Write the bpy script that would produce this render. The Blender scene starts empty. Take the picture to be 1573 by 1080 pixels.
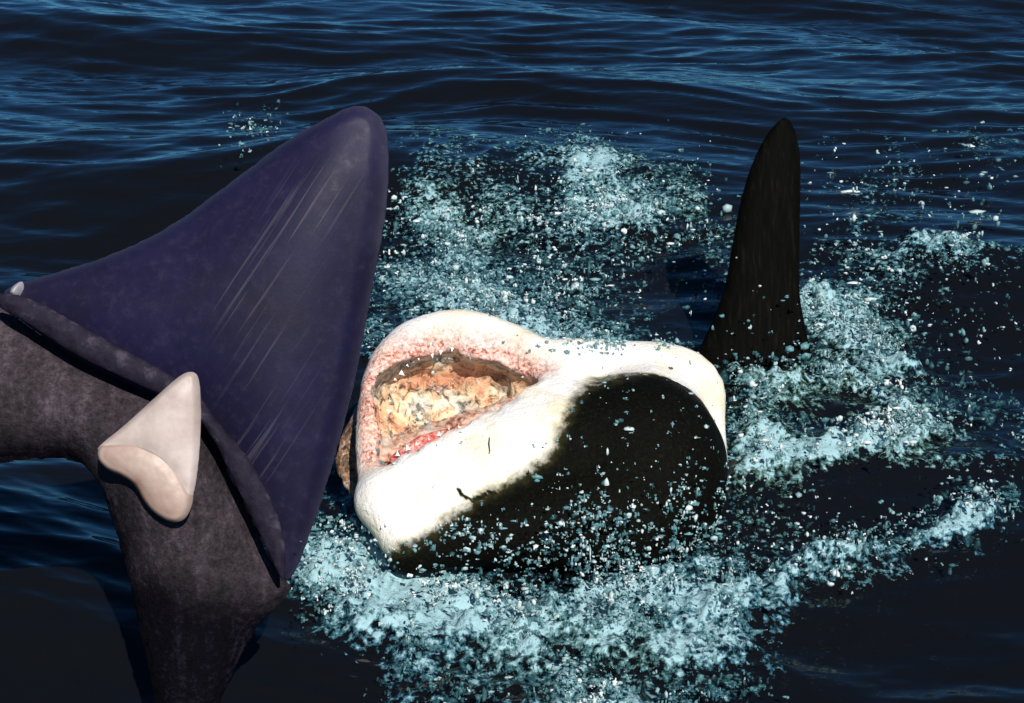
import bpy, math, random
import numpy as np
from mathutils import Vector, Matrix

random.seed(7)
rng = np.random.default_rng(11)
S = bpy.context.scene
COL = S.collection

# ------------------------------------------------------------------ camera, sky, sun, exposure
CAM_H, PITCH, LENS = 2.2, math.radians(25), 50.0
cam_data = bpy.data.cameras.new('camera')
cam_data.lens = LENS
cam_data.sensor_width = 36.0
cam_data.clip_start = 0.05
cam_data.clip_end = 5000
cam = bpy.data.objects.new('camera', cam_data)
cam.location = (0, 0, CAM_H)
cam.rotation_euler = (math.radians(90) - PITCH, 0, 0)
COL.objects.link(cam)
S.camera = cam

SUN_EL, SUN_AZ = math.radians(46), math.radians(158)   # azimuth measured from +Y clockwise: behind the camera, a little to the right
w = bpy.data.worlds.new('World')
S.world = w
w.use_nodes = True
wn = w.node_tree
sky = wn.nodes.new('ShaderNodeTexSky')
sky.sky_type = 'NISHITA'
sky.sun_disc = False
sky.sun_elevation = SUN_EL
sky.sun_rotation = SUN_AZ
sky.air_density = 0.6
sky.dust_density = 0.0
sky.ozone_density = 7.0
bg = wn.nodes['Background']
bg.inputs[1].default_value = 0.056
tint = wn.nodes.new('ShaderNodeMix'); tint.data_type = 'RGBA'; tint.blend_type = 'MULTIPLY'
tint.inputs[0].default_value = 1.0; tint.inputs[7].default_value = (0.42, 0.86, 1.0, 1)      # one even cool cast over the whole sky
wn.links.new(sky.outputs[0], tint.inputs[6])
wn.links.new(tint.outputs[2], bg.inputs[0])
sd = bpy.data.lights.new('sun', 'SUN')
sd.energy = 4.6
sd.angle = math.radians(0.5)
sd.color = (1.0, 0.955, 0.89)
sun = bpy.data.objects.new('sun', sd)
dirv = Vector((math.sin(SUN_AZ) * math.cos(SUN_EL), math.cos(SUN_AZ) * math.cos(SUN_EL), math.sin(SUN_EL)))
sun.rotation_euler = (-dirv).to_track_quat('-Z', 'Y').to_euler()
sun.location = dirv * 30
COL.objects.link(sun)
S.view_settings.view_transform = 'Standard'
S.view_settings.look = 'None'
S.view_settings.exposure = 0.45
S.view_settings.gamma = 1.0
S.cycles.max_bounces = 6

# ------------------------------------------------------------------ coordinates
K = 36.0 / LENS / 1573.0
SP, CP = math.sin(PITCH), math.cos(PITCH)

def C3(px, py, d):
    return np.array([(px - 786.5) * K * d, (540.0 - py) * K * d, d])

def c2w(P):
    P = np.asarray(P, dtype=np.float64)
    x, y, d = P[..., 0], P[..., 1], P[..., 2]
    return np.stack([x, d * CP + y * SP, CAM_H - d * SP + y * CP], -1)

def w2px(P):
    x, y, z = P[..., 0], P[..., 1], P[..., 2] - CAM_H
    d = y * CP - z * SP
    u = y * SP + z * CP
    return 786.5 + x / (K * d), 540.0 - u / (K * d)

# ------------------------------------------------------------------ numpy gradient noise
def _hash(ix, iy, iz, s):
    h = (ix.astype(np.int64) * 374761393 + iy.astype(np.int64) * 668265263 + iz.astype(np.int64) * 2147483647 + s * 974634777) & 0xFFFFFFFF
    h = ((h ^ (h >> 13)) * 1274126177) & 0xFFFFFFFF
    return ((h ^ (h >> 16)) & 0xFFFF).astype(np.float32) / 65535.0

def noise(x, y, z=None, s=0):
    x = np.asarray(x, np.float32); y = np.asarray(y, np.float32)
    z = np.zeros_like(x) if z is None else np.asarray(z, np.float32)
    fx, fy, fz = np.floor(x), np.floor(y), np.floor(z)
    tx, ty, tz = x - fx, y - fy, z - fz
    tx, ty, tz = [t * t * (3 - 2 * t) for t in (tx, ty, tz)]
    r = 0
    for a in (0, 1):
        for b in (0, 1):
            for c in (0, 1):
                r = r + _hash(fx + a, fy + b, fz + c, s) * (tx if a else 1 - tx) * (ty if b else 1 - ty) * (tz if c else 1 - tz)
    return r * 2 - 1

def fbm(x, y, z=None, s=0, oct=4, gain=0.5):
    r, a, f, n = 0, 1.0, 1.0, 0
    for o in range(oct):
        r = r + a * noise(x * f, y * f, None if z is None else z * f, s + o * 17)
        n += a; a *= gain; f *= 2.03
    return r / n

def sstep(a, b, x):
    t = np.clip((x - a) / (b - a), 0, 1)
    return t * t * (3 - 2 * t)

# ------------------------------------------------------------------ object helpers
def tag(o, label=None, cat=None, kind=None, group=None):
    if label: o['label'] = label
    if cat: o['category'] = cat
    if kind: o['kind'] = kind
    if group: o['group'] = group
    return o

def empty(name, loc, label, cat):
    o = bpy.data.objects.new(name, None)
    o.location = loc
    o.empty_display_size = 0.1
    COL.objects.link(o)
    return tag(o, label, cat)

def link_mesh(name, V, F, mat, parent=None, smooth=True, attrs=None):
    V = np.asarray(V, np.float32)
    F = np.asarray(F, np.int32)
    if parent is not None:
        V = V - np.array(parent.location, np.float32)
    me = bpy.data.meshes.new(name)
    k = F.shape[1]
    me.vertices.add(len(V)); me.vertices.foreach_set('co', V.ravel())
    me.loops.add(F.size); me.loops.foreach_set('vertex_index', F.ravel())
    me.polygons.add(len(F)); me.polygons.foreach_set('loop_start', np.arange(0, F.size, k, dtype=np.int32))
    me.polygons.foreach_set('use_smooth', np.full(len(F), smooth))
    me.update(calc_edges=True)
    for nm, a in (attrs or {}).items():
        at = me.attributes.new(nm, 'FLOAT', 'POINT')
        at.data.foreach_set('value', np.asarray(a, np.float32))
    me.materials.append(mat)
    o = bpy.data.objects.new(name, me)
    COL.objects.link(o)
    if parent is not None:
        o.parent = parent
    return o

def surface_nets(f, org, h):
    """f sampled on a regular grid -> vertices (camera space) and quads facing outward (f<0 inside)."""
    nx, ny, nz = f.shape
    ins = f < 0
    sgn = np.zeros((nx - 1, ny - 1, nz - 1), np.int8)
    for a in (0, 1):
        for b in (0, 1):
            for c in (0, 1):
                sgn += ins[a:nx - 1 + a, b:ny - 1 + b, c:nz - 1 + c]
    act = (sgn > 0) & (sgn < 8)
    cells = np.argwhere(act)
    idx = -np.ones(act.shape, np.int64)
    idx[act] = np.arange(len(cells))
    cor = {}
    for a in (0, 1):
        for b in (0, 1):
            for c in (0, 1):
                cor[a, b, c] = f[cells[:, 0] + a, cells[:, 1] + b, cells[:, 2] + c]
    acc = np.zeros((len(cells), 3)); cnt = np.zeros(len(cells))
    for p in cor:
        for ax in range(3):
            if p[ax] == 0:
                q = list(p); q[ax] = 1; q = tuple(q)
                fa, fb = cor[p], cor[q]
                m = (fa < 0) != (fb < 0)
                t = np.where(m, fa / np.where(m, fa - fb, 1), 0)
                pt = np.tile(np.array(p, float), (len(cells), 1))
                pt[:, ax] += t
                acc += pt * m[:, None]; cnt += m
    V = cells + acc / cnt[:, None]
    V = org + V * h
    quads = []
    for ax in range(3):
        u, v = (ax + 1) % 3, (ax + 2) % 3
        sl0 = [slice(None)] * 3; sl1 = [slice(None)] * 3
        sl0[ax] = slice(0, -1); sl1[ax] = slice(1, None)
        A, B = ins[tuple(sl0)], ins[tuple(sl1)]
        e = np.argwhere(A != B)
        e = e[(e[:, u] > 0) & (e[:, v] > 0) & (e[:, u] < f.shape[u] - 1) & (e[:, v] < f.shape[v] - 1)]
        du = np.zeros(3, int); dv = np.zeros(3, int); du[u] = 1; dv[v] = 1
        i = [idx[tuple((e - o).T)] for o in (0 * du, du, du + dv, dv)]
        q = np.stack(i, 1)
        flip = A[tuple(e.T)]
        q[flip] = q[flip][:, ::-1]
        quads.append(q)
    return V, np.concatenate(quads)[:, ::-1]

def split_faces(V, F, mask, attrs):
    Fs = F[mask]
    used = np.unique(Fs)
    remap = -np.ones(len(V), np.int64); remap[used] = np.arange(len(used))
    return V[used], remap[Fs], {k: a[used] for k, a in attrs.items()}

# ------------------------------------------------------------------ materials
def new_mat(name):
    m = bpy.data.materials.new(name); m.use_nodes = True
    nt = m.node_tree
    return m, nt, nt.nodes['Principled BSDF']

class N:
    def __init__(s, nt): s.nt = nt
    def n(s, t, **kw):
        nd = s.nt.nodes.new(t)
        for k, v in kw.items():
            setattr(nd, k, v)
        return nd
    def l(s, a, b): s.nt.links.new(a, b)
    def coord(s): return s.n('ShaderNodeTexCoord').outputs['Object']
    def noise(s, scale, detail=4, rough=0.6, vec=None, dist=0.0, stretch=None):
        nd = s.n('ShaderNodeTexNoise')
        nd.inputs['Scale'].default_value = scale; nd.inputs['Detail'].default_value = detail
        nd.inputs['Roughness'].default_value = rough; nd.inputs['Distortion'].default_value = dist
        v = vec or s.coord()
        if stretch:
            mp = s.n('ShaderNodeMapping'); mp.inputs['Scale'].default_value = stretch[0]; mp.inputs['Rotation'].default_value = stretch[1]
            s.l(v, mp.inputs['Vector']); v = mp.outputs[0]
        s.l(v, nd.inputs['Vector'])
        return nd.outputs['Fac']
    def ramp(s, fac, stops, interp='LINEAR'):
        nd = s.n('ShaderNodeValToRGB'); cr = nd.color_ramp; cr.interpolation = interp
        while len(cr.elements) < len(stops): cr.elements.new(0.5)
        for e, (p, c) in zip(cr.elements, stops):
            e.position = p
            e.color = (c, c, c, 1) if isinstance(c, (int, float)) else (*c, 1)
        s.l(fac, nd.inputs[0]); return nd.outputs[0]
    def mix(s, fac, a, b, mode='MIX'):
        nd = s.n('ShaderNodeMix', data_type='RGBA', blend_type=mode)
        for v, i in ((fac, 0), (a, 6), (b, 7)):
            if hasattr(v, 'links'): s.l(v, nd.inputs[i])
            else: nd.inputs[i].default_value = v if i == 0 else (*v, 1)
        return nd.outputs[2]
    def math(s, op, a, b=0.0, c=None, clamp=False):
        nd = s.n('ShaderNodeMath', operation=op, use_clamp=clamp)
        for i, v in enumerate((a, b) if c is None else (a, b, c)):
            if hasattr(v, 'links'): s.l(v, nd.inputs[i])
            else: nd.inputs[i].default_value = v
        return nd.outputs[0]
    def attr(s, name):
        nd = s.n('ShaderNodeAttribute'); nd.attribute_name = name; return nd.outputs['Fac']
    def bump(s, h, strength, dist, to, prev=None):
        nd = s.n('ShaderNodeBump'); nd.inputs['Strength'].default_value = strength; nd.inputs['Distance'].default_value = dist
        s.l(h, nd.inputs['Height'])
        if prev is not None: s.l(prev, nd.inputs['Normal'])
        if to is not None: s.l(nd.outputs[0], to)
        return nd.outputs[0]

def mat_water():
    m, nt, b = new_mat('sea_water'); g = N(nt)
    foam = g.attr('foam'); tone = g.attr('tone')
    fine = g.noise(42, 3, 0.62)
    mid = g.noise(13, 4, 0.65)
    nz = g.math('ADD', g.math('MULTIPLY', g.math('SUBTRACT', fine, 0.5), 2.9), g.math('MULTIPLY', g.math('SUBTRACT', mid, 0.5), 1.3))
    f1 = g.math('ADD', foam, g.math('MULTIPLY', nz, g.ramp(foam, [(0.01, 0.0), (0.16, 1.0)])))
    cover = g.ramp(f1, [(0.38, 0.0), (0.58, 1.0)])
    dense = g.ramp(f1, [(0.60, 0.0), (0.82, 0.45), (1.0, 1.0)])
    teal = g.mix(tone, (0.010, 0.072, 0.105), (0.034, 0.092, 0.068))
    foamcol = g.mix(dense, teal, (0.26, 0.42, 0.46))
    col = g.mix(cover, (0.0038, 0.0042, 0.0050), foamcol)
    g.l(col, b.inputs['Base Color'])
    g.l(g.ramp(cover, [(0, 0.07), (1, 0.6)]), b.inputs['Roughness'])
    b.inputs['IOR'].default_value = 1.33
    rip = g.noise(6, 2, 0.5, stretch=((0.55, 1.6, 1), (0, 0, 0.1)))
    n1 = g.bump(rip, 0.3, 0.02, None)
    g.bump(g.math('MULTIPLY', fine, cover), 0.5, 0.02, b.inputs['Normal'], n1)
    return m

def mat_drops():
    m, nt, b = new_mat('spray_drops'); g = N(nt)
    t = g.attr('tone')
    c = g.ramp(t, [(0.0, (0.006, 0.030, 0.042)), (0.4, (0.022, 0.105, 0.125)), (0.75, (0.13, 0.29, 0.31)), (1.0, (0.62, 0.68, 0.67))])
    g.l(c, b.inputs['Base Color'])
    g.l(g.ramp(t, [(0.0, 0.22), (0.5, 0.45), (0.9, 0.95)]), b.inputs['Alpha'])
    b.inputs['Roughness'].default_value = 0.45
    b.inputs['Specular IOR Level'].default_value = 0.4
    return m

def mat_skin():
    m, nt, b = new_mat('shark_skin'); g = N(nt)
    dark = g.attr('dark'); pink = g.attr('pink')
    n = g.noise(30, 5, 0.65); n2 = g.noise(95, 4, 0.7); big = g.noise(6, 3, 0.5)
    d = g.math('ADD', dark, g.math('MULTIPLY', g.math('SUBTRACT', n, 0.5), 0.5))
    dfac = g.ramp(d, [(0.36, 0.0), (0.5, 0.5), (0.66, 1.0)])
    white = g.ramp(big, [(0.35, (0.68, 0.61, 0.46)), (0.5, (0.74, 0.71, 0.64)), (0.65, (0.70, 0.68, 0.67))])
    mott = g.ramp(n2, [(0.36, (0.10, 0.035, 0.02)), (0.45, (0.45, 0.15, 0.10)), (0.54, (0.64, 0.36, 0.28)), (0.66, (0.66, 0.56, 0.50))])
    pf = g.math('MULTIPLY', pink, g.ramp(n, [(0.3, 0.35), (0.55, 1.0)]))
    white = g.mix(pf, white, mott)
    darkc = g.ramp(n2, [(0.35, (0.0015, 0.0015, 0.001)), (0.6, (0.003, 0.003, 0.002)), (0.75, (0.014, 0.014, 0.008))])
    # olive edge where grey meets white
    edge = g.ramp(d, [(0.40, (0.40, 0.36, 0.15)), (0.60, (0.045, 0.042, 0.013)), (0.85, (0.006, 0.006, 0.002))])
    dk = g.mix(g.ramp(d, [(0.5, 0.0), (0.9, 1.0)]), edge, darkc)
    g.l(g.mix(dfac, white, dk), b.inputs['Base Color'])
    g.l(g.ramp(dfac, [(0, 0.45), (1, 0.62)]), b.inputs['Roughness'])
    g.l(g.ramp(dfac, [(0, 0.3), (1, 0.04)]), b.inputs['Specular IOR Level'])
    nb = g.bump(n2, 0.5, 0.008, None)
    g.bump(n, 0.5, 0.02, b.inputs['Normal'], nb)
    return m

def mat_flesh(name, stops, rough=0.4, scale=26, bump=0.6):
    m, nt, b = new_mat(name); g = N(nt)
    n = g.noise(scale, 6, 0.7, dist=0.6); n2 = g.noise(scale * 3.3, 4, 0.7)
    v = g.math('ADD', g.math('MULTIPLY', n, 0.72), g.math('MULTIPLY', n2, 0.28))
    g.l(g.ramp(v, stops), b.inputs['Base Color'])
    b.inputs['Roughness'].default_value = rough
    g.bump(v, bump, 0.02, b.inputs['Normal'])
    return m

def mat_lining():
    m, nt, b = new_mat('mouth_lining'); g = N(nt)
    a1 = g.noise(7, 3, 0.55); a2 = g.noise(30, 5, 0.7, dist=0.8); a3 = g.noise(75, 3, 0.7)
    warm = g.ramp(a1, [(0.36, (0.64, 0.30, 0.17)), (0.46, (0.70, 0.48, 0.29)), (0.54, (0.68, 0.56, 0.42)), (0.60, (0.44, 0.44, 0.38)), (0.68, (0.68, 0.50, 0.42))])
    mt = g.ramp(a2, [(0.36, 0.10), (0.44, 0.50), (0.52, 1.0), (0.64, 1.35)])
    c = g.mix(1.0, warm, mt, 'MULTIPLY')
    c = g.mix(g.ramp(a3, [(0.58, 0.0), (0.68, 0.7)]), c, (0.68, 0.60, 0.52))
    g.l(c, b.inputs['Base Color']); b.inputs['Roughness'].default_value = 0.4
    g.bump(a2, 0.6, 0.010, b.inputs['Normal'])
    return m

def mat_enamel():
    m, nt, b = new_mat('fossil_enamel'); g = N(nt)
    n = g.noise(3.2, 5, 0.6); n2 = g.noise(38, 5, 0.7)
    base = g.ramp(n, [(0.3, (0.0075, 0.0062, 0.015)), (0.5, (0.0078, 0.0068, 0.025)), (0.7, (0.0135, 0.0115, 0.040))])
    # long thin scratches along the blade, running tip to root
    ang = math.radians(-36)
    mp = g.n('ShaderNodeMapping'); mp.vector_type = 'POINT'
    mp.inputs['Rotation'].default_value = (0, ang, 0); mp.inputs['Scale'].default_value = (1, 1, 1)
    g.l(g.coord(), mp.inputs['Vector'])
    mp2 = g.n('ShaderNodeMapping'); mp2.inputs['Scale'].default_value = (120, 1, 3.0)
    g.l(mp.outputs[0], mp2.inputs['Vector'])
    sn = g.n('ShaderNodeTexNoise'); sn.inputs['Scale'].default_value = 1.0; sn.inputs['Detail'].default_value = 2; sn.inputs['Roughness'].default_value = 0.5
    g.l(mp2.outputs[0], sn.inputs['Vector'])
    sc = g.ramp(sn.outputs['Fac'], [(0.60, 0.0), (0.69, 1.0)])
    where = g.attr('mid')
    sc = g.math('MULTIPLY', sc, where)
    col = g.mix(g.math('MULTIPLY', sc, 0.36), base, (0.10, 0.085, 0.11))
    spots = g.ramp(n2, [(0.62, 0.0), (0.72, 1.0)])
    col = g.mix(g.ramp(n2, [(0.52, 0.0), (0.72, 0.22)]), col, (0.040, 0.035, 0.065))
    rim = g.attr('rim')
    edge_light = g.math('MULTIPLY', g.math('ADD', rim, g.math('MULTIPLY', spots, rim)), 0.55, clamp=True)
    col = g.mix(edge_light, col, (0.06, 0.056, 0.085))  # edge highlight painted into the enamel colour
    g.l(col, b.inputs['Base Color'])
    g.l(g.ramp(n2, [(0.3, 0.42), (0.7, 0.6)]), b.inputs['Roughness'])
    b.inputs['Specular IOR Level'].default_value = 0.12
    nb = g.bump(n2, 0.08, 0.008, None)
    g.bump(sc, 0.2, 0.006, b.inputs['Normal'], nb)
    return m

def mat_root():
    m, nt, b = new_mat('fossil_root'); g = N(nt)
    n = g.noise(5, 6, 0.65); n2 = g.noise(75, 5, 0.8)
    st = g.noise(1.0, 4, 0.6, stretch=((24, 3, 7), (0, math.radians(25), 0)))
    v = g.math('ADD', g.math('MULTIPLY', n2, 0.5), g.math('ADD', g.math('MULTIPLY', n, 0.25), g.math('MULTIPLY', st, 0.25)))
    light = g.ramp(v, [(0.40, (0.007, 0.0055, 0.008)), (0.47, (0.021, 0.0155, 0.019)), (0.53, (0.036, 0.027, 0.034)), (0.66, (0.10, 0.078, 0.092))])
    dark_fade = g.ramp(v, [(0.38, (0.0015, 0.0015, 0.002)), (0.52, (0.0035, 0.003, 0.0055)), (0.64, (0.018, 0.015, 0.024))])  # near-black tones for the fade painted into the lower root
    s = g.math('ADD', g.attr('dark_fade'), g.math('MULTIPLY', g.math('SUBTRACT', n, 0.5), 1.1))
    g.l(g.mix(g.ramp(s, [(0.15, 0.0), (0.9, 1.0)]), light, dark_fade), b.inputs['Base Color'])
    b.inputs['Roughness'].default_value = 0.7
    g.l(g.ramp(s, [(0.3, 0.2), (0.75, 0.03)]), b.inputs['Specular IOR Level'])
    nb = g.bump(v, 1.0, 0.012, None)
    g.bump(n, 0.15, 0.05, b.inputs['Normal'], nb)
    return m

def mat_plain(name, stops, scale=12, rough=0.5, bump=0.2, dist=0.005):
    m, nt, b = new_mat(name); g = N(nt)
    n = g.noise(scale, 6, 0.6)
    g.l(g.ramp(n, stops), b.inputs['Base Color'])
    b.inputs['Roughness'].default_value = rough
    g.bump(n, bump, dist, b.inputs['Normal'])
    return m

# ------------------------------------------------------------------ foam cover: where the sea is churned, 50 px cells of the water plane
FOAM = """
00000000000000000000000000000000
00000000000000000000000000000000
00000000000000000000000000000000
00000002200000000000000000000011
00000002100012112431110001111222
00000000000122223453320011111121
00000000000133333566330001211110
00000000000244444434424002322210
00000000000455655433233002344421
00000000000555666643100017732111
00000000000444566665333346763211
00000000000011114444335666433211
00000000000000223333336652264433
00000000000000222222227766683211
00000000012222222222216442003331
00000000034332222333332322211661
00000000488833333333333234432100
00000000588997666677765321000000
00000000147899998887777300000000
00000000001388655787688410000000
00000000000145444888765310000000
00000000000035333898854200000000
00000000000034223888754200000000
00000000000023212777643100000000
"""
FG = np.array([[int(c) for c in r] for r in FOAM.strip().split('\n')], float) / 9.0
# hue of the churned water: 0 blue, 1 green
TONE = [(1230, 600, 190, 150, 1.0), (1030, 320, 120, 90, 0.6), (720, 330, 90, 60, 0.7), (620, 900, 240, 70, 0.55), (960, 1000, 160, 80, 0.4), (1180, 700, 90, 70, 0.9), (1400, 650, 120, 60, 0.4)]

STROKES = [(1305, 498, 80, 22, 36, .55), (910, 285, 42, 32, 0, .45), (925, 338, 62, 13, 0, .5), (988, 352, 35, 11, 28, .45), (1335, 662, 72, 19, -4, .6), (1235, 690, 62, 11, -12, .4),
           (1165, 680, 26, 42, 0, .45), (1190, 560, 75, 13, 6, .4), (1345, 590, 80, 7, 27, .55), (1480, 772, 85, 14, -10, .6), (1505, 732, 50, 12, 8, .3), (1455, 404, 60, 15, 4, .5),
           (620, 895, 140, 36, 12, .45), (545, 832, 50, 40, 30, .4), (960, 882, 110, 22, 4, .3), (1120, 890, 90, 18, -6, .3), (760, 470, 90, 22, 20, .35), (690, 350, 60, 40, 30, .25),
           (1490, 655, 110, 12, 8, .4), (700, 300, 120, 55, 0, .22), (1040, 300, 60, 40, 0, .2), (1380, 320, 120, 60, 0, .12), (1410, 625, 70, 8, 24, .35), (1320, 815, 150, 12, -16, .35), (1220, 850, 120, 16, -12, .3), (1420, 545, 90, 8, 14, .3), (1530, 410, 80, 6, 2, .25),
           (1210, 595, 80, 26, 4, .22), (1400, 700, 120, 8, -4, .3), (1310, 560, 90, 8, 18, .3), (1250, 455, 16, 40, -10, .3), (1130, 830, 110, 12, -10, .25), (1160, 505, 70, 30, 0, .25),
           (1260, 560, 130, 90, 10, -.22), (1230, 620, 70, 16, 0, -.2), (1440, 480, 70, 50, 0, -.15), (1010, 1040, 60, 40, 0, -.25), (720, 980, 60, 30, 0, -.25), (1350, 728, 95, 26, -4, -.9), (950, 992, 50, 26, 0, -.6), (872, 962, 34, 22, 0, -.6), (1130, 1000, 60, 20, 0, -.3), (1030, 420, 60, 40, 0, -.3), (1170, 450, 50, 40, 0, -.4)]

def foam_at(px, py):
    r = foam_grid(px, py)
    for cx, cy, sx, sy, a, k in STROKES:
        a = math.radians(a); dx, dy = px - cx, py - cy
        u, v = dx * math.cos(a) + dy * math.sin(a), -dx * math.sin(a) + dy * math.cos(a)
        r = r + k * np.exp(-(u / sx) ** 2 - (v / sy) ** 2)
    return np.clip(r, 0, 1.1)

def foam_grid(px, py):
    u = np.clip(px / 50.0 - 0.5, 0, FG.shape[1] - 1.001); v = np.clip(py / 50.0 - 0.5, 0, FG.shape[0] - 1.001)
    i, j = u.astype(int), v.astype(int); a, b = u - i, v - j
    r = FG[j, i] * (1 - a) * (1 - b) + FG[j, i + 1] * a * (1 - b) + FG[j + 1, i] * (1 - a) * b + FG[j + 1, i + 1] * a * b
    out = (px < -60) | (px > 1680) | (py < 120) | (py > 1230)
    return np.where(out, 0, r)

def tone_at(px, py):
    r = 0
    for cx, cy, sx, sy, k in TONE:
        r = r + k * np.exp(-((px - cx) / sx) ** 2 - ((py - cy) / sy) ** 2)
    return np.clip(r, 0, 1)

_wr = np.random.default_rng(5)
WAVES = []
for lam, slope, n in ((7.5, 0.05, 3), (3.2, 0.07, 4), (1.5, 0.10, 6), (0.75, 0.13, 8), (0.42, 0.12, 9), (0.22, 0.05, 8)):
    for _ in range(n):
        l = lam * _wr.uniform(0.72, 1.35)
        th = _wr.normal(math.radians(84), math.radians(16 if lam > 0.3 else 30))
        k = 2 * math.pi / l
        WAVES.append((k * math.cos(th), k * math.sin(th), slope / math.sqrt(n) / k * 1.4, _wr.uniform(0, 6.28), l))

def wave_z(x, y, dist=None):
    wx = x + 0.35 * noise(x * 0.5, y * 0.5, s=3) + 0.08 * noise(x * 2, y * 2, s=8)
    wy = y + 0.35 * noise(x * 0.5, y * 0.5, s=4) + 0.08 * noise(x * 2, y * 2, s=9)
    z = np.zeros_like(x, dtype=np.float64)
    for kx, ky, a, ph, l in WAVES:
        s = np.sin(kx * wx + ky * wy + ph)
        fade = 1.0 if dist is None else sstep(0, 1, 1.3 - dist / (l * 60.0))
        z += a * fade * (s if l > 1 else 1.0 - 1.9 * np.sqrt(np.abs(s) * 0.5 + 0.12) * 1.0)
    return z

# ------------------------------------------------------------------ the sea
def build_sea():
    ys = [-60.0, -30, -14, -6, -2, 0.2, 1.0]
    y = 1.6
    while y < 900:
        ys.append(y)
        y *= 1.0043 if y < 15 else (1.02 if y < 60 else 1.12)
    ys = np.array(ys)
    M = 860
    t = np.linspace(-1, 1, M)
    W = 1.6 + 0.62 * np.abs(ys) + np.where(ys > 15, (ys - 15) * 0.6, 0) + np.where(ys < 1, 20, 0)
    X = t[None, :] * W[:, None]
    Y = np.repeat(ys[:, None], M, 1)
    dist = np.hypot(X, Y)
    Z = wave_z(X, Y, dist)
    calm = np.exp(-((X - 0.3) / 1.6) ** 2 - ((Y - 4.4) / 1.5) ** 2)
    Z = Z * (1 - 0.45 * calm)
    # black slope of a swell on the left and the mound pushed up round the head
    px, py = w2px(np.stack([X, Y, np.zeros_like(X)], -1))
    front = Y > 1.2
    px = np.where(front, px, -999); py = np.where(front, py, -999)
    q = 18 * fbm(X * 2.6, Y * 2.6, s=41, oct=3)
    F = foam_at(px + q * 1.8, py + q)
    near = F > 0.02
    n1 = fbm(X * 5, Y * 5, s=50, oct=4, gain=0.6)
    n2 = fbm(X * 20, Y * 20, s=60, oct=3, gain=0.6)
    foam = np.where(near, np.clip(F * (0.72 + 0.45 * sstep(0.3, 0.8, F)) + 0.55 * n1 * sstep(0, .3, F) + 0.28 * n2 * sstep(0, .2, F) - 0.06, 0, 1.2), 0)
    lump = np.abs(fbm(X * 9, Y * 9, s=70, oct=4, gain=0.65))
    Z = Z + np.where(near, sstep(0.1, 0.9, foam) * (0.02 + 0.085 * lump * sstep(0.2, 0.9, F) + 0.02 * n2), 0)
    V = np.stack([X, Y, Z], -1).reshape(-1, 3)
    R, Cn = X.shape
    i = np.arange(R * Cn).reshape(R, Cn)
    Fq = np.stack([i[:-1, :-1], i[:-1, 1:], i[1:, 1:], i[1:, :-1]], -1).reshape(-1, 4)
    tn = np.clip(tone_at(px, py) + 0.4 * fbm(X * 3, Y * 3, s=90, oct=2), 0, 1)
    o = link_mesh('water', V, Fq, mat_water(), attrs={'foam': foam.ravel(), 'tone': tn.ravel()})
    tag(o, 'dark blue sea with low ripples, churned to foam round the shark', 'sea', 'structure')
build_sea()

# ------------------------------------------------------------------ signed distances for organic bodies
class Field:
    def __init__(s, lo, hi, h):
        s.h = h; s.org = np.array(lo, float)
        ax = [np.arange(lo[i], hi[i] + h, h, dtype=np.float32) for i in range(3)]
        s.X, s.Y, s.Z = np.meshgrid(*ax, indexing='ij')
    def ell(s, c, r, rot=0.0):
        dx, dy, dz = s.X - c[0], s.Y - c[1], s.Z - c[2]
        if rot:
            a, b = math.cos(rot), math.sin(rot)
            dx, dy = a * dx + b * dy, -b * dx + a * dy
        q = np.sqrt((dx / r[0]) ** 2 + (dy / r[1]) ** 2 + (dz / r[2]) ** 2)
        return (q - 1) * min(r) * (0.6 + 0.4 * 1.0)
    def chain(s, pts, zs=1.0):
        """pts: (point, radius); round cones joined; zs<1 stretches along depth."""
        out = None
        for (a, ra), (b, rb) in zip(pts[:-1], pts[1:]):
            a = np.array(a) * (1, 1, zs); b = np.array(b) * (1, 1, zs)
            ab = b - a; L = float(ab @ ab)
            t = np.clip(((s.X - a[0]) * ab[0] + (s.Y - a[1]) * ab[1] + (s.Z * zs - a[2]) * ab[2]) / L, 0, 1)
            d = np.sqrt((s.X - a[0] - t * ab[0]) ** 2 + (s.Y - a[1] - t * ab[1]) ** 2 + (s.Z * zs - a[2] - t * ab[2]) ** 2) - (ra + (rb - ra) * t)
            out = d if out is None else np.minimum(out, d)
        return out
def smin(a, b, k):
    h = np.clip(0.5 + 0.5 * (b - a) / k, 0, 1)
    return b + (a - b) * h - k * h * (1 - h)
def smax(a, b, k): return -smin(-a, -b, k)

def sample(G, fld, P):
    q = np.round((P - fld.org) / fld.h).astype(int)
    for i in range(3): q[:, i] = np.clip(q[:, i], 0, G.shape[i] - 1)
    return G[q[:, 0], q[:, 1], q[:, 2]]

U = 0.00192        # metres of one photo pixel at the shark

def pl(pts):
    return [(C3(x, y, d), r * U) for x, y, d, r in pts]

def soft(pts, k=4):
    """same path, rounded: more points along it, averaged with their neighbours"""
    a = np.array(pts, float); t = np.arange(len(a)); tt = np.linspace(0, len(a) - 1, (len(a) - 1) * k + 1)
    q = np.stack([np.interp(tt, t, a[:, i]) for i in range(a.shape[1])], 1)
    for _ in range(k + 1): q[1:-1] = (q[:-2] + 2 * q[1:-1] + q[2:]) / 4
    return [tuple(v) for v in q]

def inside_poly(px, py, poly):
    r = np.zeros(px.shape, bool); n = len(poly); j = n - 1
    for i in range(n):
        xi, yi = poly[i]; xj, yj = poly[j]
        c = ((yi > py) != (yj > py)) & (px < (xj - xi) * (py - yi) / (yj - yi + 1e-9) + xi)
        r ^= c; j = i
    return r

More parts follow.
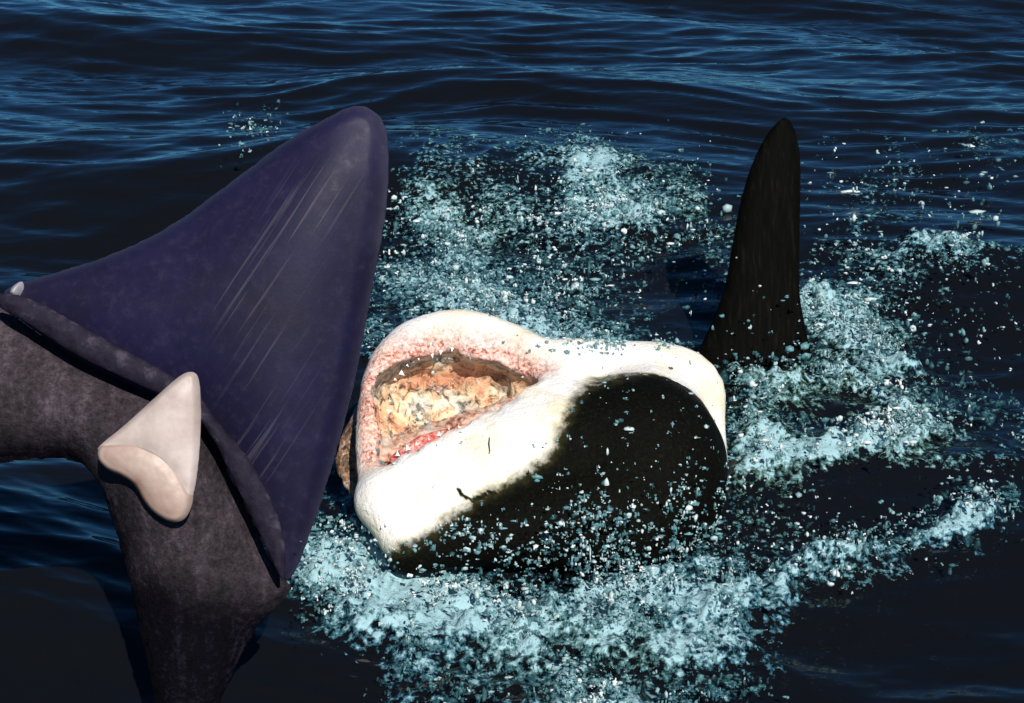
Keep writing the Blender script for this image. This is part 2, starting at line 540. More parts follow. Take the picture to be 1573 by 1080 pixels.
def poly_dist(px, py, poly, closed=True):
    """unsigned distance to the polyline"""
    d = np.full(px.shape, 1e9, np.float32); n = len(poly)
    for i in range(n if closed else n - 1):
        ax, ay = poly[i]; bx, by = poly[(i + 1) % n]
        vx, vy = bx - ax, by - ay
        t = np.clip(((px - ax) * vx + (py - ay) * vy) / (vx * vx + vy * vy + 1e-9), 0, 1)
        d = np.minimum(d, np.hypot(px - ax - t * vx, py - ay - t * vy))
    return d

# ------------------------------------------------------------------ the shark
def build_shark():
    root = empty('great_white_shark', tuple(c2w(C3(900, 700, 4.5))), 'great white shark lunging from the foam with its mouth wide open', 'shark')
    lo = C3(470, 950, 3.75); hi = C3(1170, 430, 4.95)
    lo = np.array([min(C3(470, 0, 3.7)[0], C3(470, 0, 5)[0]), C3(0, 960, 4.2)[1], 3.70])
    hi = np.array([C3(1175, 0, 4.75)[0], C3(0, 430, 4.8)[1], 4.95])
    f = Field(lo, hi, 0.0078)
    snout = f.chain(pl([(588, 772, 4.00, 38), (628, 836, 3.96, 36), (690, 770, 4.04, 58), (775, 715, 4.12, 74), (860, 690, 4.20, 92), (960, 700, 4.28, 120)]))
    snout = smin(snout, f.chain(pl([(588, 765, 4.02, 36), (660, 722, 4.08, 46), (760, 680, 4.15, 50), (860, 620, 4.25, 48)])), 0.05)
    snout = smin(snout, f.chain(pl([(636, 846, 3.95, 32), (740, 822, 3.98, 46), (860, 800, 4.06, 74), (960, 800, 4.12, 90)])), 0.06)
    hump = f.ell(C3(985, 728, 4.30), (134 * U, 152 * U, 150 * U))
    jaw = f.chain(pl(soft([(868, 582, 4.30, 36), (820, 548, 4.36, 35), (765, 520, 4.40, 36), (700, 508, 4.40, 38), (638, 518, 4.36, 36), (592, 556, 4.28, 32), (575, 620, 4.20, 28), (568, 690, 4.12, 24), (578, 752, 4.05, 24)], 3)))
    bowl = f.chain(pl([(650, 622, 4.42, 92), (720, 606, 4.42, 84), (800, 600, 4.40, 52)]), 0.74)
    back = f.ell(C3(985, 650, 4.50), (112 * U, 126 * U, 150 * U), math.radians(-22))
    back = smin(back, f.chain(pl(soft([(870, 560, 4.38, 42), (950, 566, 4.42, 44), (1045, 562, 4.46, 40), (1092, 592, 4.44, 32), (1088, 640, 4.42, 25), (1098, 705, 4.38, 20)], 3))), 0.05)
    solid = smin(smin(snout, hump, 0.10), smin(jaw, back, 0.05), 0.035)
    solid = smin(solid, bowl, 0.05)
    cav = f.chain(pl([(640, 622, 4.25, 74), (690, 606, 4.25, 70), (752, 598, 4.28, 48), (828, 598, 4.25, 13)]), 0.66)
    cav2 = f.chain(pl([(604, 690, 4.15, 24), (660, 660, 4.2, 36), (760, 625, 4.25, 22)]), 0.5)
    cav = smin(cav, cav2, 0.03)
    G = smax(solid, -cav, 0.018)
    rough = fbm(f.X * 22, f.Y * 22, f.Z * 22, s=200, oct=2)
    G = G + (0.005 + 0.009 * (np.abs(cav) < 0.03)) * rough * np.clip(1 - np.abs(cav) / 0.14, 0, 1) + 0.006 * fbm(f.X * 7, f.Y * 7, f.Z * 7, s=210, oct=3)
    V, F = surface_nets(G, f.org, f.h)
    cv = sample(cav, f, V); sb = sample(np.minimum(hump, snout), f, V); bb = sample(back, f, V); jj = sample(jaw, f, V); so = sample(solid, f, V)
    px = V[:, 0] / (K * V[:, 2]) + 786.5; py = 540 - V[:, 1] / (K * V[:, 2])
    line = [(560, 838), (600, 842), (640, 822), (695, 786), (738, 754), (795, 728), (838, 698), (858, 650), (876, 608), (905, 580), (950, 566), (990, 560), (1140, 640), (1300, 760), (1300, 1100), (560, 1100)]
    ins = inside_poly(px, py, line); dd = poly_dist(px, py, line[:12], closed=False)
    sg = np.where(ins, 1, -1) * dd
    fr = sstep(-0.02, 0.03, bb - sb)      # front head rather than the belly behind it
    dark = (0.5 + 0.5 * np.clip(sg / 36.0, -1, 1)) * fr
    dark = np.maximum(dark, 1.0 * np.exp(-(poly_dist(px, py, [(704, 751), (710, 761), (724, 768), (740, 764), (752, 756), (762, 758)], closed=False) / 4.2) ** 2) * fr * 0.85)
    pink = np.clip(1.3 - cv / 0.085, 0, 1) * sstep(-0.04, 0.02, sb - jj) * sstep(900, 830, px)
    gumline = np.clip(1 - cv / 0.022, 0, 1) * sstep(0.05, -0.01, sb - jj) * 0.9
    pink = np.clip(pink + gumline, 0, 1) * sstep(885, 850, px)
    A = {'dark': dark, 'pink': pink, 'cv': cv}
    Wv = c2w(V)
    fc = np.abs(cv[F]).mean(1) < 0.020
    inner = fc & (so[F].mean(1) < -0.012)
    v1, f1, a1 = split_faces(Wv, F, ~inner, A)
    body = link_mesh('head', v1, f1, mat_skin(), root, attrs=a1)
    v2, f2, a2 = split_faces(Wv, F, inner, A)
    lining = mat_lining()
    link_mesh('mouth_lining', v2, f2, lining, root)
    # palate and tongue mass inside the mouth
    t = Field(np.array([C3(530, 0, 4.2)[0], C3(0, 770, 4.2)[1], 4.04]), np.array([C3(850, 0, 4.5)[0], C3(0, 500, 4.5)[1], 4.72]), 0.0062)
    tg = t.chain(pl([(588, 704, 4.17, 22), (612, 694, 4.19, 20), (660, 674, 4.23, 20), (720, 650, 4.27, 16), (790, 618, 4.31, 9)]), 0.7)
    nn = fbm(t.X * 24, t.Y * 24, t.Z * 24, s=300, oct=4, gain=0.6)
    tg = tg + 0.030 * nn + 0.020 * fbm(t.X * 9, t.Y * 9, t.Z * 9, s=310, oct=2)
    Vt, Ft = surface_nets(tg, t.org, t.h)
    tongue = mat_flesh('tongue_flesh', [(0.38, (0.10, 0.04, 0.03)), (0.45, (0.42, 0.20, 0.13)), (0.52, (0.60, 0.40, 0.30)), (0.58, (0.36, 0.34, 0.30)), (0.66, (0.62, 0.54, 0.47))], scale=26, bump=0.5)
    link_mesh('tongue', c2w(Vt), Ft, tongue, root)
    # red gum ridge behind the pale lip
    gum_m = mat_flesh('red_gum', [(0.40, (0.16, 0.012, 0.010)), (0.47, (0.50, 0.07, 0.055)), (0.53, (0.60, 0.24, 0.19)), (0.60, (0.66, 0.50, 0.44))], scale=34, bump=0.5)
    g = Field(np.array([C3(580, 0, 4.0)[0], C3(0, 730, 4.1)[1], 3.98]), np.array([C3(850, 0, 4.4)[0], C3(0, 585, 4.4)[1], 4.36]), 0.005)
    gg = g.chain(pl([(604, 706, 4.06, 7), (650, 680, 4.08, 12), (700, 663, 4.12, 8), (750, 648, 4.16, 5), (800, 628, 4.21, 4), (835, 608, 4.25, 5)]))
    gg = gg + 0.007 * fbm(g.X * 40, g.Y * 40, g.Z * 40, s=320, oct=3)
    Vg, Fg = surface_nets(gg, g.org, g.h)
    link_mesh('gum', c2w(Vg), Fg, gum_m, root)
    lf = Field(np.array([C3(500, 0, 4.2)[0], C3(0, 790, 4.2)[1], 4.10]), np.array([C3(600, 0, 4.2)[0], C3(0, 600, 4.5)[1], 4.42]), 0.006)
    lq = lf.chain(pl([(562, 630, 4.28, 16), (542, 672, 4.27, 20), (532, 716, 4.25, 18), (548, 752, 4.2, 14)]))
    lq = lq + 0.016 * fbm(lf.X * 26, lf.Y * 26, lf.Z * 26, s=330, oct=3)
    Vl, Fl = surface_nets(lq, lf.org, lf.h)
    lip = mat_flesh('brown_lip', [(0.36, (0.01, 0.008, 0.005)), (0.46, (0.10, 0.05, 0.02)), (0.54, (0.28, 0.15, 0.08)), (0.64, (0.45, 0.42, 0.38))], scale=34, bump=0.6)
    link_mesh('lower_lip', c2w(Vl), Fl, lip, root)
    # teeth: small serrated-looking triangles, one mesh shared
    tm = bpy.data.meshes.new('tooth')
    tv = [(-.5, 0, 0), (-.2, -.16, 0), (.2, -.16, 0), (.5, 0, 0), (.2, .12, 0), (-.2, .12, 0), (-.26, -.10, .5), (.26, -.10, .5), (.2, .06, .5), (-.2, .06, .5), (.03, -.02, 1.15)]
    tf = [(5, 4, 3, 2, 1, 0), (0, 1, 6), (1, 2, 7, 6), (2, 3, 7), (3, 4, 8, 7), (4, 5, 9, 8), (5, 0, 6, 9), (6, 7, 10), (7, 8, 10), (8, 9, 10), (9, 6, 10)]
    tm.from_pydata(tv, [], tf); tm.update()
    tm.materials.append(mat_plain('shark_tooth', [(0.4, (0.70, 0.66, 0.58)), (0.6, (0.82, 0.80, 0.76))], rough=0.25))
    R3 = Matrix(((1, 0, 0), (0, SP, CP), (0, CP, -SP))).transposed()   # camera axes in world
    def put_tooth(p, up, size):
        o = bpy.data.objects.new('tooth', tm)
        ex = np.array([1.0, 0, 0]); zc = np.array([up[0], up[1], up[2]]); zc /= np.linalg.norm(zc)
        fwd = np.array([0, 0, 1.0]); xc = np.cross(zc, fwd); xc /= np.linalg.norm(xc); yc = np.cross(zc, xc)
        org = np.zeros(3)
        W = lambda v: c2w(v) - c2w(org)
        mx = Matrix([list(W(xc)), list(W(yc)), list(W(zc))]).transposed().to_4x4()
        pos = c2w(p) - np.array(root.location)
        mx = Matrix.Translation(pos) @ mx @ Matrix.Diagonal((size, size, size * 1.0, 1))
        COL.objects.link(o); o.parent = root; o.matrix_local = mx
    r2 = random.Random(3)
    lowp = [(606, 700, 4.03), (650, 676, 4.06), (700, 657, 4.09), (750, 640, 4.13), (800, 620, 4.19), (828, 604, 4.23)]
    def along(pts, s):
        s = s * (len(pts) - 1); i = min(int(s), len(pts) - 2); a = s - i
        return [pts[i][k] * (1 - a) + pts[i + 1][k] * a for k in range(3)]
    for k in range(15):
        x, y, d = along(lowp, (k + 0.4 + r2.uniform(-.15, .15)) / 15)
        put_tooth(C3(x, y + 3, d), (r2.uniform(-.35, .15), 1, r2.uniform(0.1, .5)), (8 - k * 0.25) * U * r2.uniform(.5, 1.15))
    upp = [(600, 640, 4.17), (606, 590, 4.22), (640, 552, 4.28), (700, 540, 4.32), (755, 552, 4.33), (810, 585, 4.30)]
    for k in range(16):
        x, y, d = along(upp, (k + 0.5 + r2.uniform(-.2, .2)) / 16)
        cx, cy = 690, 615
        put_tooth(C3(x + (x - cx) * 0.06, y + (y - cy) * 0.09, d), ((cx - x) * .01 + r2.uniform(-.2, .2), (y - cy) * .014, -0.25), 8 * U * r2.uniform(.5, 1.1))
    # a short dark nick on the pale side of the snout
    def tube(name, pts, rad, mat, seg=8):
        P = [np.array(C3(*p)) for p in pts]; VV, FF = [], []
        for i, p in enumerate(P):
            tdir = P[min(i + 1, len(P) - 1)] - P[max(i - 1, 0)]; tdir /= np.linalg.norm(tdir)
            a = np.cross(tdir, [0, 0, 1.0]); a /= np.linalg.norm(a); b = np.cross(tdir, a)
            r = rad * (0.35 + 0.65 * math.sin(math.pi * (i + .5) / len(P)))
            for k in range(seg):
                th = 2 * math.pi * k / seg
                VV.append(p + r * (math.cos(th) * a + math.sin(th) * b))
        for i in range(len(P) - 1):
            for k in range(seg):
                FF.append((i * seg + k, i * seg + (k + 1) % seg, (i + 1) * seg + (k + 1) % seg, (i + 1) * seg + k))
        return link_mesh(name, c2w(np.array(VV)), FF, mat, root)
    blackm = mat_plain('dark_slit', [(0.4, (0.004, 0.004, 0.004)), (0.7, (0.02, 0.018, 0.012))], rough=0.4)
    def skin_depth(x, y):
        m = (np.abs(px - x) < 5) & (np.abs(py - y) < 5)
        return float(V[m, 2].min()) if m.any() else 4.1
    tube('scratch', [(x, y, skin_depth(x, y) + 0.003) for x, y in ((752, 672), (751, 682), (752, 692), (751, 698))], 0.0022, blackm)
    # the trunk running back under the surface to the tail
    Vb, Fb = [], []
    path = [C3(1010, 700, 4.42), C3(1080, 720, 4.75), C3(1130, 700, 5.15), C3(1165, 640, 5.5), C3(1180, 560, 5.65)]
    rad = [0.24, 0.25, 0.22, 0.15, 0.07]
    for i, (p, r) in enumerate(zip(path, rad)):
        tdir = path[min(i + 1, 4)] - path[max(i - 1, 0)]; tdir /= np.linalg.norm(tdir)
        a = np.cross(tdir, [0, 1.0, 0]); a /= np.linalg.norm(a); b = np.cross(tdir, a)
        for k in range(20):
            th = 2 * math.pi * k / 20
            Vb.append(p + r * (math.cos(th) * a + math.sin(th) * b))
    for i in range(4):
        for k in range(20):
            Fb.append((i * 20 + k, i * 20 + (k + 1) % 20, (i + 1) * 20 + (k + 1) % 20, (i + 1) * 20 + k))
    skin_dark = mat_plain('dark_wet_skin', [(0.35, (0.005, 0.005, 0.004)), (0.6, (0.012, 0.012, 0.008)), (0.75, (0.03, 0.028, 0.016))], scale=24, rough=0.42, bump=0.5, dist=0.01)
    Wb = c2w(np.array(Vb)); Wb[:, 2] = np.minimum(Wb[:, 2], -0.02)
    link_mesh('trunk', Wb, Fb, skin_dark, root)
    # tail fin standing out of the water
    D = 5.22
    left = [(1196, 186), (1178, 205), (1160, 238), (1146, 275), (1135, 320), (1126, 370), (1118, 420), (1110, 455), (1092, 500), (1062, 560)]
    right = [(1214, 186), (1224, 205), (1229, 240), (1230, 280), (1229, 320), (1228, 370), (1227, 420), (1228, 455), (1236, 500), (1250, 560)]
    def dense_line(pts):
        a = np.array(pts, float); t = np.arange(len(a)); tt = np.linspace(0, len(a) - 1, 45)
        q = np.stack([np.interp(tt, t, a[:, k]) for k in (0, 1)], 1)
        for _ in range(6): q[1:-1] = (q[:-2] + 2 * q[1:-1] + q[2:]) / 4
        return [tuple(v) for v in q]
    left, right = dense_line(left), dense_line(right)
    VV, FF = [], []; seg = 24
    for (lx, ly), (rx, ry) in zip(left, right):
        c = C3((lx + rx) / 2, (ly + ry) / 2, D); hw = (rx - lx) / 2 * K * D
        for k in range(seg):
            th = 2 * math.pi * k / seg
            x = math.cos(th); zt = math.sin(th) * (1 - 0.35 * x)      # thicker leading edge
            wob = 0.0
            VV.append(c + np.array([x * hw + wob, 0, zt * (hw * 0.22 + 0.012)]))
    for i in range(len(left) - 1):
        for k in range(seg):
            FF.append((i * seg + k, i * seg + (k + 1) % seg, (i + 1) * seg + (k + 1) % seg, (i + 1) * seg + k))
    VV.append(C3(1205, 180, D)); top = len(VV) - 1
    for k in range(0, seg, 2):
        FF.append((top, (k + 2) % seg, k + 1, k))
    fin_V, fin_F = c2w(np.array(VV)), FF
    fin_m, nt, b = new_mat('wet_fin'); gn = N(nt)
    st = gn.noise(1.0, 4, 0.65, stretch=((70, 20, 5), (0, 0, 0)))
    gn.l(gn.ramp(st, [(0.35, (0.001, 0.001, 0.0008)), (0.55, (0.002, 0.002, 0.0016)), (0.72, (0.006, 0.0055, 0.0035))]), b.inputs['Base Color'])
    b.inputs['Roughness'].default_value = 0.75; b.inputs['Specular IOR Level'].default_value = 0.03
    gn.bump(st, 0.15, 0.006, b.inputs['Normal'])
    link_mesh('tail_fin', fin_V, fin_F, fin_m, root)
    # keep the camera-side skin so that drops and suds can cling to it
    nv = len(V); e1 = V[F[:, 2]] - V[F[:, 0]]; e2 = V[F[:, 3]] - V[F[:, 1]]
    nn_ = np.cross(e1, e2); nn_ /= np.linalg.norm(nn_, axis=1, keepdims=True) + 1e-9
    cen = V[F].mean(1)
    ok = (nn_[:, 2] < -0.15) if (nn_[:, 2] < 0).sum() and f is not None else (nn_[:, 2] > 0.15)
    fx = px[F].mean(1); fy = py[F].mean(1)
    return c2w(cen), c2w(nn_) - c2w(np.zeros(3)), fx, fy, nn_[:, 2], ~inner
SKIN = build_shark()

# ------------------------------------------------------------------ the two teeth
def smooth_poly(pts, it=2):
    P = np.array(pts, float)
    for _ in range(it):
        Q = np.roll(P, -1, 0)
        P = np.stack([0.75 * P + 0.25 * Q, 0.25 * P + 0.75 * Q], 1).reshape(-1, 2)
    return [tuple(p) for p in P]

def slab(poly, D, thick, fall, h_px, backfrac=0.7, shape=None, rough=0.0, rscale=20, wob=0.0, blur=0):
    """solid whose outline is poly (photo px at depth D), swelling to `thick` metres in front"""
    u = K * D
    xs = [p[0] for p in poly]; ys = [p[1] for p in poly]
    h = h_px * u
    lo = np.array([(min(xs) - 14 - 786.5) * u, (540 - max(ys) - 14) * u, D - thick * 1.5 - 3 * h])
    hi = np.array([(max(xs) + 14 - 786.5) * u, (540 - min(ys) + 14) * u, D + thick * backfrac * 1.4 + 3 * h])
    f = Field(lo, hi, h)
    X2 = f.X[:, :, 0] / u + 786.5; Y2 = 540 - f.Y[:, :, 0] / u
    d = poly_dist(X2, Y2, poly) * np.where(inside_poly(X2, Y2, poly), 1, -1)
    if wob: d = d + wob * noise(X2 * 0.11, Y2 * 0.11, s=77)
    prof = np.where(d > 0, 1 - np.exp(-np.maximum(d, 0) / fall), d / fall)
    T = thick * prof
    if shape is not None: T = T * np.where(d > 0, shape(X2, Y2), 1)
    if blur:
        wgt = (d > 0).astype(float); B = np.maximum(T, 0) * wgt; Wt = wgt.copy()
        for _ in range(blur):
            B, Wt = [(q + np.roll(q, 1, 0) + np.roll(q, -1, 0) + np.roll(q, 1, 1) + np.roll(q, -1, 1)) / 5 for q in (B, Wt)]
        B = B / np.maximum(Wt, 1e-6)
        T = T + (B - T) * sstep(4, 34 if h_px > 2.5 else 14, d)
    if rough: T = T + rough * fbm(f.X[:, :, 0] * rscale, f.Y[:, :, 0] * rscale, s=400, oct=4) * np.clip(d / 10, 0, 1)
    zz = f.Z - D
    G = np.where(zz < 0, -zz - T[:, :, None], zz - backfrac * T[:, :, None])
    V, F = surface_nets(G.astype(np.float32), f.org, f.h)
    px = V[:, 0] / u + 786.5; py = 540 - V[:, 1] / u
    return V, F, px, py

def big_tooth():
    D = 3.05
    root = empty('fossil_shark_tooth', tuple(c2w(C3(330, 1120, D))), 'huge dark purple fossil shark tooth with a rough brown root, tip pointing up', 'fossil tooth')
    crown = [(4, 446), (20, 436), (60, 424), (130, 404), (210, 374), (280, 334), (340, 289), (400, 244), (440, 214), (500, 180), (535, 162), (562, 161), (586, 176), (598, 205),
             (600, 280), (590, 362), (571, 455), (553, 560), (530, 655), (502, 752), (472, 840), (445, 902), (425, 880), (400, 820), (360, 740), (300, 650), (200, 600), (100, 545), (40, 500), (0, 470)]
    crown = smooth_poly(crown, 2)
    def shp(x, y):
        # gentle ridge down the middle of the blade, from the tip to the notch
        t = poly_dist(x, y, [(585, 165), (470, 430), (320, 640)], closed=False)
        return 0.85 + 0.12 * np.exp(-(t / 170.0) ** 2)
    V, F, px, py = slab(crown, D, 0.105, 42, 4.4, 0.5, shp, rough=0.0008, rscale=9, wob=1.0, blur=140)
    e = poly_dist(px, py, crown)
    mid = np.exp(-((px - py * -0.55 - 640) / 120.0) ** 2) * sstep(210, 330, py) * sstep(900, 780, py)
    mid = np.exp(-(poly_dist(px, py, [(490, 320), (400, 440), (430, 560), (400, 690)], closed=False) / 48.0) ** 2)
    link_mesh('crown', c2w(V), F, mat_enamel(), root, attrs={'rim': np.exp(-e / 7.0) + 0.5 * np.exp(-poly_dist(px, py, [(570, 185), (588, 230), (592, 300), (580, 370)], closed=False) / 14.0), 'mid': mid})  # rim holds the painted highlight, with a pale strip beside the tip
    band = [(22, 450), (60, 462), (100, 486), (180, 530), (250, 568), (300, 596), (336, 650), (372, 688), (404, 738), (432, 800), (441, 850), (438, 896), (428, 886), (398, 820), (360, 742),
            (322, 664), (284, 626), (204, 588), (114, 546), (54, 505), (-10, 468), (-10, 450)]
    V, F, px, py = slab(smooth_poly(band, 1), D - 0.098, 0.014, 7, 3.2, 1.0, rough=0.002, rscale=30)
    bm = mat_plain('bourlette', [(0.35, (0.008, 0.006, 0.012)), (0.55, (0.016, 0.0125, 0.024)), (0.68, (0.045, 0.037, 0.052))], scale=26, rough=0.7, bump=0.6, dist=0.012)
    bm.node_tree.nodes['Principled BSDF'].inputs['Specular IOR Level'].default_value = 0.1
    link_mesh('enamel_collar', c2w(V), F, bm, root)
    rt = [(-260, 420), (-160, 400), (-40, 440), (0, 470), (56, 508), (116, 546), (206, 586), (280, 612), (322, 664), (358, 736), (394, 806), (424, 876), (452, 902), (440, 920), (414, 942), (384, 980), (356, 1040),
          (330, 1100), (306, 1160), (284, 1210), (258, 1200), (244, 1120), (226, 1020), (206, 930), (188, 850), (164, 770), (130, 706), (60, 704), (0, 712), (-90, 730), (-200, 720), (-290, 640), (-310, 520)]
    rt = smooth_poly(rt, 2)
    def rshape(x, y):
        return 0.75 + 0.5 * np.exp(-((x - 250) / 130.0) ** 2 - ((y - 720) / 120.0) ** 2)
    V, F, px, py = slab(rt, D, 0.115, 40, 4.4, 0.6, rshape, rough=0.003, rscale=24, wob=1.8, blur=40)
    # painted fade into darkness: foot of the root and notch between its lobes
    dark_fade = np.clip(sstep(800, 960, py - (px - 300) * 0.25), 0, 1)
    dark_fade = np.maximum(dark_fade, 0.9 * np.exp(-((px - 180) / 60.0) ** 2 - ((py - 860) / 150.0) ** 2))
    dark_fade = np.maximum(dark_fade, 0.75 * sstep(620, 700, py) * sstep(190, 120, px))
    link_mesh('root', c2w(V), F, mat_root(), root, attrs={'dark_fade': dark_fade})
    chip = smooth_poly([(14, 452), (18, 440), (34, 430), (38, 440), (34, 456), (24, 460)], 1)
    V, F, px, py = slab(chip, D - 0.028, 0.035, 8, 1.6, 1.0)
    o = link_mesh('chipped_corner', c2w(V), F, mat_plain('pale_chip', [(0.4, (0.22, 0.21, 0.24)), (0.6, (0.36, 0.34, 0.37))]), root)
    o['label'] = 'pale grey chipped corner of the crown'
big_tooth()

def small_tooth():
    D = 2.905
    root = empty('small_shark_tooth', tuple(c2w(C3(230, 700, D))), 'small cream shark tooth resting on the brown root of the huge dark tooth', 'shark tooth')
    crown = smooth_poly([(299, 571), (306, 580), (309, 612), (309, 660), (306, 706), (301, 746), (293, 776), (280, 764), (266, 736), (244, 704), (204, 692), (172, 692), (148, 694),
                         (152, 684), (188, 656), (232, 616), (268, 583), (286, 571)], 2)
    def shp(x, y):
        t = poly_dist(x, y, [(296, 578), (240, 700)], closed=False)
        return 0.7 + 0.35 * np.exp(-(t / 34.0) ** 2)
    V, F, px, py = slab(crown, D, 0.030, 7, 1.7, 1.0, shp, rough=0.0008, rscale=30, blur=70)
    m = mat_plain('cream_enamel', [(0.30, (0.33, 0.26, 0.23)), (0.5, (0.41, 0.335, 0.30)), (0.68, (0.48, 0.41, 0.38))], scale=14, rough=0.55, bump=0.4)
    link_mesh('crown', c2w(V), F, m, root)
    rt = smooth_poly([(152, 682), (176, 678), (212, 676), (256, 690), (280, 724), (292, 750), (299, 764), (290, 792), (277, 803), (260, 802), (238, 790), (220, 770), (208, 746), (190, 732), (164, 722), (148, 704)], 2)
    def rs(x, y): return 0.95 + 0.1 * np.exp(-((x - 225) / 45.0) ** 2 - ((y - 730) / 30.0) ** 2)
    V, F, px, py = slab(rt, D, 0.026, 6, 1.7, 1.0, rs, rough=0.002, rscale=26, blur=40)
    m2, nt, b = new_mat('cream_root'); g = N(nt)
    n = g.noise(10, 5, 0.6); base = g.ramp(n, [(0.35, (0.29, 0.20, 0.16)), (0.65, (0.40, 0.305, 0.26))])
    g.l(g.mix(g.attr('dark_fade'), base, (0.11, 0.05, 0.03)), b.inputs['Base Color']); b.inputs['Roughness'].default_value = 0.5
    g.bump(n, 0.3, 0.01, b.inputs['Normal'])
    dark_fade = np.exp(-poly_dist(px, py, [(185, 738), (212, 742), (222, 772)], closed=False) / 13.0)  # darker brown along the lower left edge of the root
    link_mesh('root', c2w(V), F, m2, root, attrs={'dark_fade': dark_fade})
small_tooth()

# ------------------------------------------------------------------ spray and foam beads
ICO = None
def ico():
    t = (1 + 5 ** .5) / 2
    v = np.array([(-1, t, 0), (1, t, 0), (-1, -t, 0), (1, -t, 0), (0, -1, t), (0, 1, t), (0, -1, -t), (0, 1, -t), (t, 0, -1), (t, 0, 1), (-t, 0, -1), (-t, 0, 1)], float)
    v /= np.linalg.norm(v[0])
    f = np.array([(0, 11, 5), (0, 5, 1), (0, 1, 7), (0, 7, 10), (0, 10, 11), (1, 5, 9), (5, 11, 4), (11, 10, 2), (10, 7, 6), (7, 1, 8), (3, 9, 4), (3, 4, 2), (3, 2, 6), (3, 6, 8), (3, 8, 9), (4, 9, 5), (2, 4, 11), (6, 2, 10), (8, 6, 7), (9, 8, 1)])
    return v, f

def beads(name, P, R, tone, mat, label, cat):
    v, f = ico(); n = len(P)
    jit = 1 + rng.uniform(-0.3, 0.3, (n, 12, 1))
    an = np.exp(rng.normal(0, 0.5, (n, 1, 3)))
    V = (v[None] * jit) * an * R[:, None, None] + P[:, None, :]
    F = (f[None] + (np.arange(n) * 12)[:, None, None]).reshape(-1, 3)
    o = link_mesh(name, V.reshape(-1, 3), F, mat, attrs={'tone': np.repeat(tone, 12)})
    return tag(o, label, cat, 'stuff')

def to_plane(px, py, z):
    rx = (px - 786.5) * K; ry = (540 - py) * K
    dx, dy, dz = rx, CP + ry * SP, -SP + ry * CP
    t = (z - CAM_H) / dz
    return np.stack([dx * t, dy * t, z + 0 * t], -1)

def cand(n, x0, x1, y0, y1):
    return rng.uniform(x0, x1, n), rng.uniform(y0, y1, n)

def strings(P, R, k, step):
    """turn every bead into a short crooked string of k beads, the way torn water hangs together"""
    n = len(P)
    d = rng.normal(0, 1, (n, 3)); d[:, 2] *= 0.6; d /= np.linalg.norm(d, axis=1, keepdims=True)
    out, rr = [P], [R]
    q = P.copy()
    for i in range(1, k):
        d = d + rng.normal(0, 0.55, (n, 3)); d /= np.linalg.norm(d, axis=1, keepdims=True)
        q = q + d * (R * step)[:, None]
        out.append(q.copy()); rr.append(R * rng.uniform(0.45, 1.0, n))
    return np.concatenate(out), np.concatenate(rr)

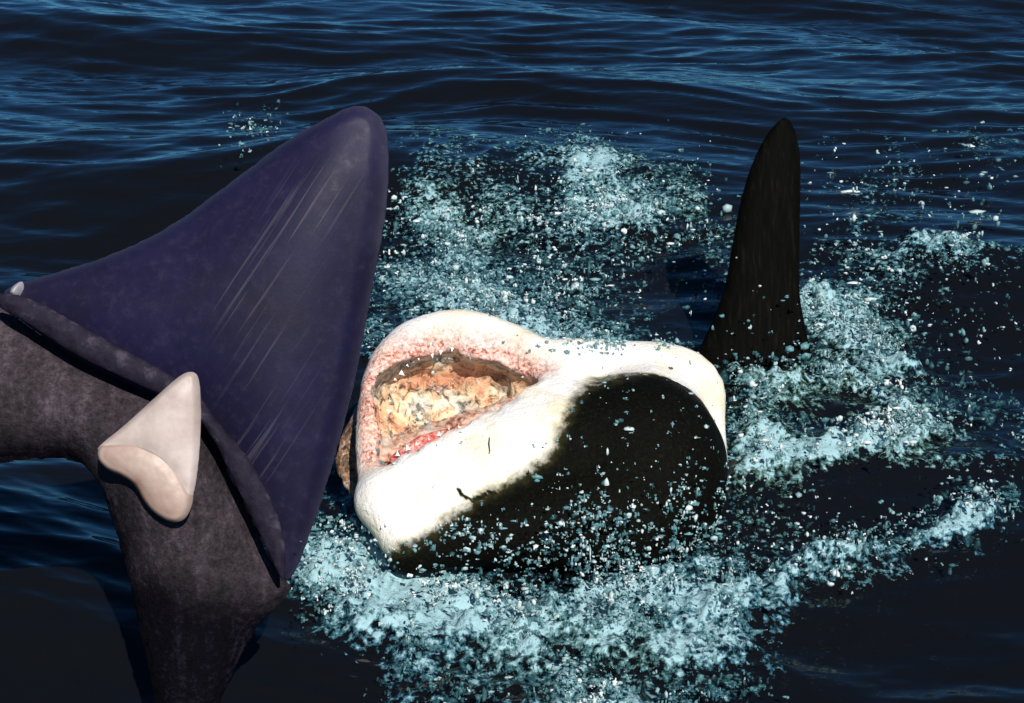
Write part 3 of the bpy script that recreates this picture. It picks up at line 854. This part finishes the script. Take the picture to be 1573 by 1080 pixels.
def build_foam():
    drops = mat_drops()
    # beads of foam lying in the churned water
    px, py = cand(190000, -20, 1620, 130, 1130)
    base = foam_at(px, py)
    P0 = to_plane(px, py, 0.0)
    cl = 0.5 + 0.5 * fbm(P0[:, 0] * 6, P0[:, 1] * 6, s=500, oct=3, gain=0.6) * 2.0
    cl2 = 0.5 + 0.5 * fbm(P0[:, 0] * 22, P0[:, 1] * 22, s=520, oct=2) * 1.8
    pr = np.clip(base * 1.1, 0, 1) ** 1.4 * np.clip(cl, 0, 1) * np.clip(cl2 * 1.4, 0, 1)
    keep = rng.uniform(0, 1, len(px)) < pr * 0.5
    P = P0[keep]; b = base[keep]; c = cl[keep]
    P[:, 2] = wave_z(P[:, 0], P[:, 1], None) * 0.6 + b * 0.04 + rng.uniform(0, 0.05, len(P)) * b
    R = np.clip(np.exp(rng.normal(math.log(0.0047), 0.42, len(P))), 0.002, 0.013)
    tn = np.clip(rng.beta(1.5, 2.6, len(P)) * (1 - 0.5 * b) + 0.62 * b ** 1.5 + 0.15 * (c - .5), 0, 1)
    R *= np.interp(P[:, 1], [3.2, 4.2, 6], [0.62, 0.75, 1.0])
    P, R = strings(P, R, 3, 1.5)
    beads('foam', P, R, np.tile(tn, 3), drops, 'pale teal foam and bubbles spread on the dark sea around the shark', 'foam')
    # spray flying above the water
    px, py = cand(185000, 330, 1573, 170, 920)
    base = foam_at(px, py)
    zh = rng.exponential(0.10, len(px))
    P0 = to_plane(px, py, 0.0)
    cl = np.clip(0.5 + fbm(P0[:, 0] * 4, P0[:, 1] * 4, s=540, oct=3, gain=0.6) * 1.2, 0, 1)
    upper = np.exp(-((px - 800) / 330.0) ** 2 - ((py - 380) / 140.0) ** 2) * 0.9
    right = 0.6 * np.exp(-((px - 1360) / 160.0) ** 2 - ((py - 400) / 140.0) ** 2)
    left = 1.2 * np.exp(-((px - 385) / 30.0) ** 2 - ((py - 210) / 22.0) ** 2)
    finw = 0.5 * np.exp(-((px - 1160) / 80.0) ** 2 - ((py - 490) / 50.0) ** 2)
    front = 1.0 * np.exp(-((px - 900) / 260.0) ** 2 - ((py - 830) / 55.0) ** 2)
    pr = (upper * (base ** 0.8) + right * (0.15 + base) + 0.14 * base + front * (0.3 + base) + left + finw) * cl
    keep = rng.uniform(0, 1, len(px)) < pr * 0.5
    P = to_plane(px[keep], py[keep], zh[keep])
    R = np.clip(np.exp(rng.normal(math.log(0.0042), 0.45, len(P))), 0.002, 0.012)
    tn = np.clip(0.25 + 0.75 * rng.beta(1.2, 1.0, len(P)), 0, 1)
    R *= np.interp(P[:, 1], [3.2, 4.2, 6], [0.55, 0.72, 1.0])
    P, R = strings(P, R, 2, 1.3)
    tn = np.tile(tn, 2)
    # drops and suds clinging to the shark
    cw, nw, fx, fy, nz, outer = SKIN
    wgt = 0.010 + 0.06 * (fx > 850) + 0.7 * np.exp(-((fx - 960) / 150.0) ** 2 - ((fy - 810) / 62.0) ** 2) + 0.9 * np.exp(-((fx - 740) / 110.0) ** 2 - ((fy - 822) / 36.0) ** 2)
    wgt += 1.3 * np.exp(-((fx - 950) / 85.0) ** 2 - ((fy - 528) / 14.0) ** 2) + 0.5 * np.exp(-((fx - 615) / 40.0) ** 2 - ((fy - 672) / 32.0) ** 2)
    wgt *= np.clip(0.5 + fbm(fx / 22, fy / 22, s=600, oct=3) * 1.6, 0, 1)
    pale = (~inside_poly(fx, fy, [(560, 870), (640, 826), (740, 765), (800, 735), (845, 690), (880, 608), (950, 568), (1010, 575), (1130, 720), (1300, 760), (1300, 1100), (560, 1100)])) & (fy > 545)
    wgt = wgt * np.where(pale & (outer | (fx > 700)), 0.12, 1.0)
    pick = (rng.uniform(0, 1, len(fx)) < wgt * 0.42) & (cw[:, 2] > -0.05)
    for rep_ in (0, 1):
        Q = cw[pick] + rng.normal(0, 0.003, (pick.sum(), 3))
        Q, RQ = strings(Q, np.clip(np.exp(rng.normal(math.log(0.0030), 0.4, len(Q))), 0.0013, 0.006), 2, 1.3)
        P = np.concatenate([P, Q]); R = np.concatenate([R, RQ]); tn = np.concatenate([tn, np.clip(0.45 + 0.55 * rng.beta(1.5, 1.5, len(Q)), 0, 1)])
        pick = pick & (rng.uniform(0, 1, len(fx)) < 0.6)
    beads('spray', P, R, tn, drops, 'white droplets of spray flying over the sea behind the open mouth', 'spray')
build_foam()
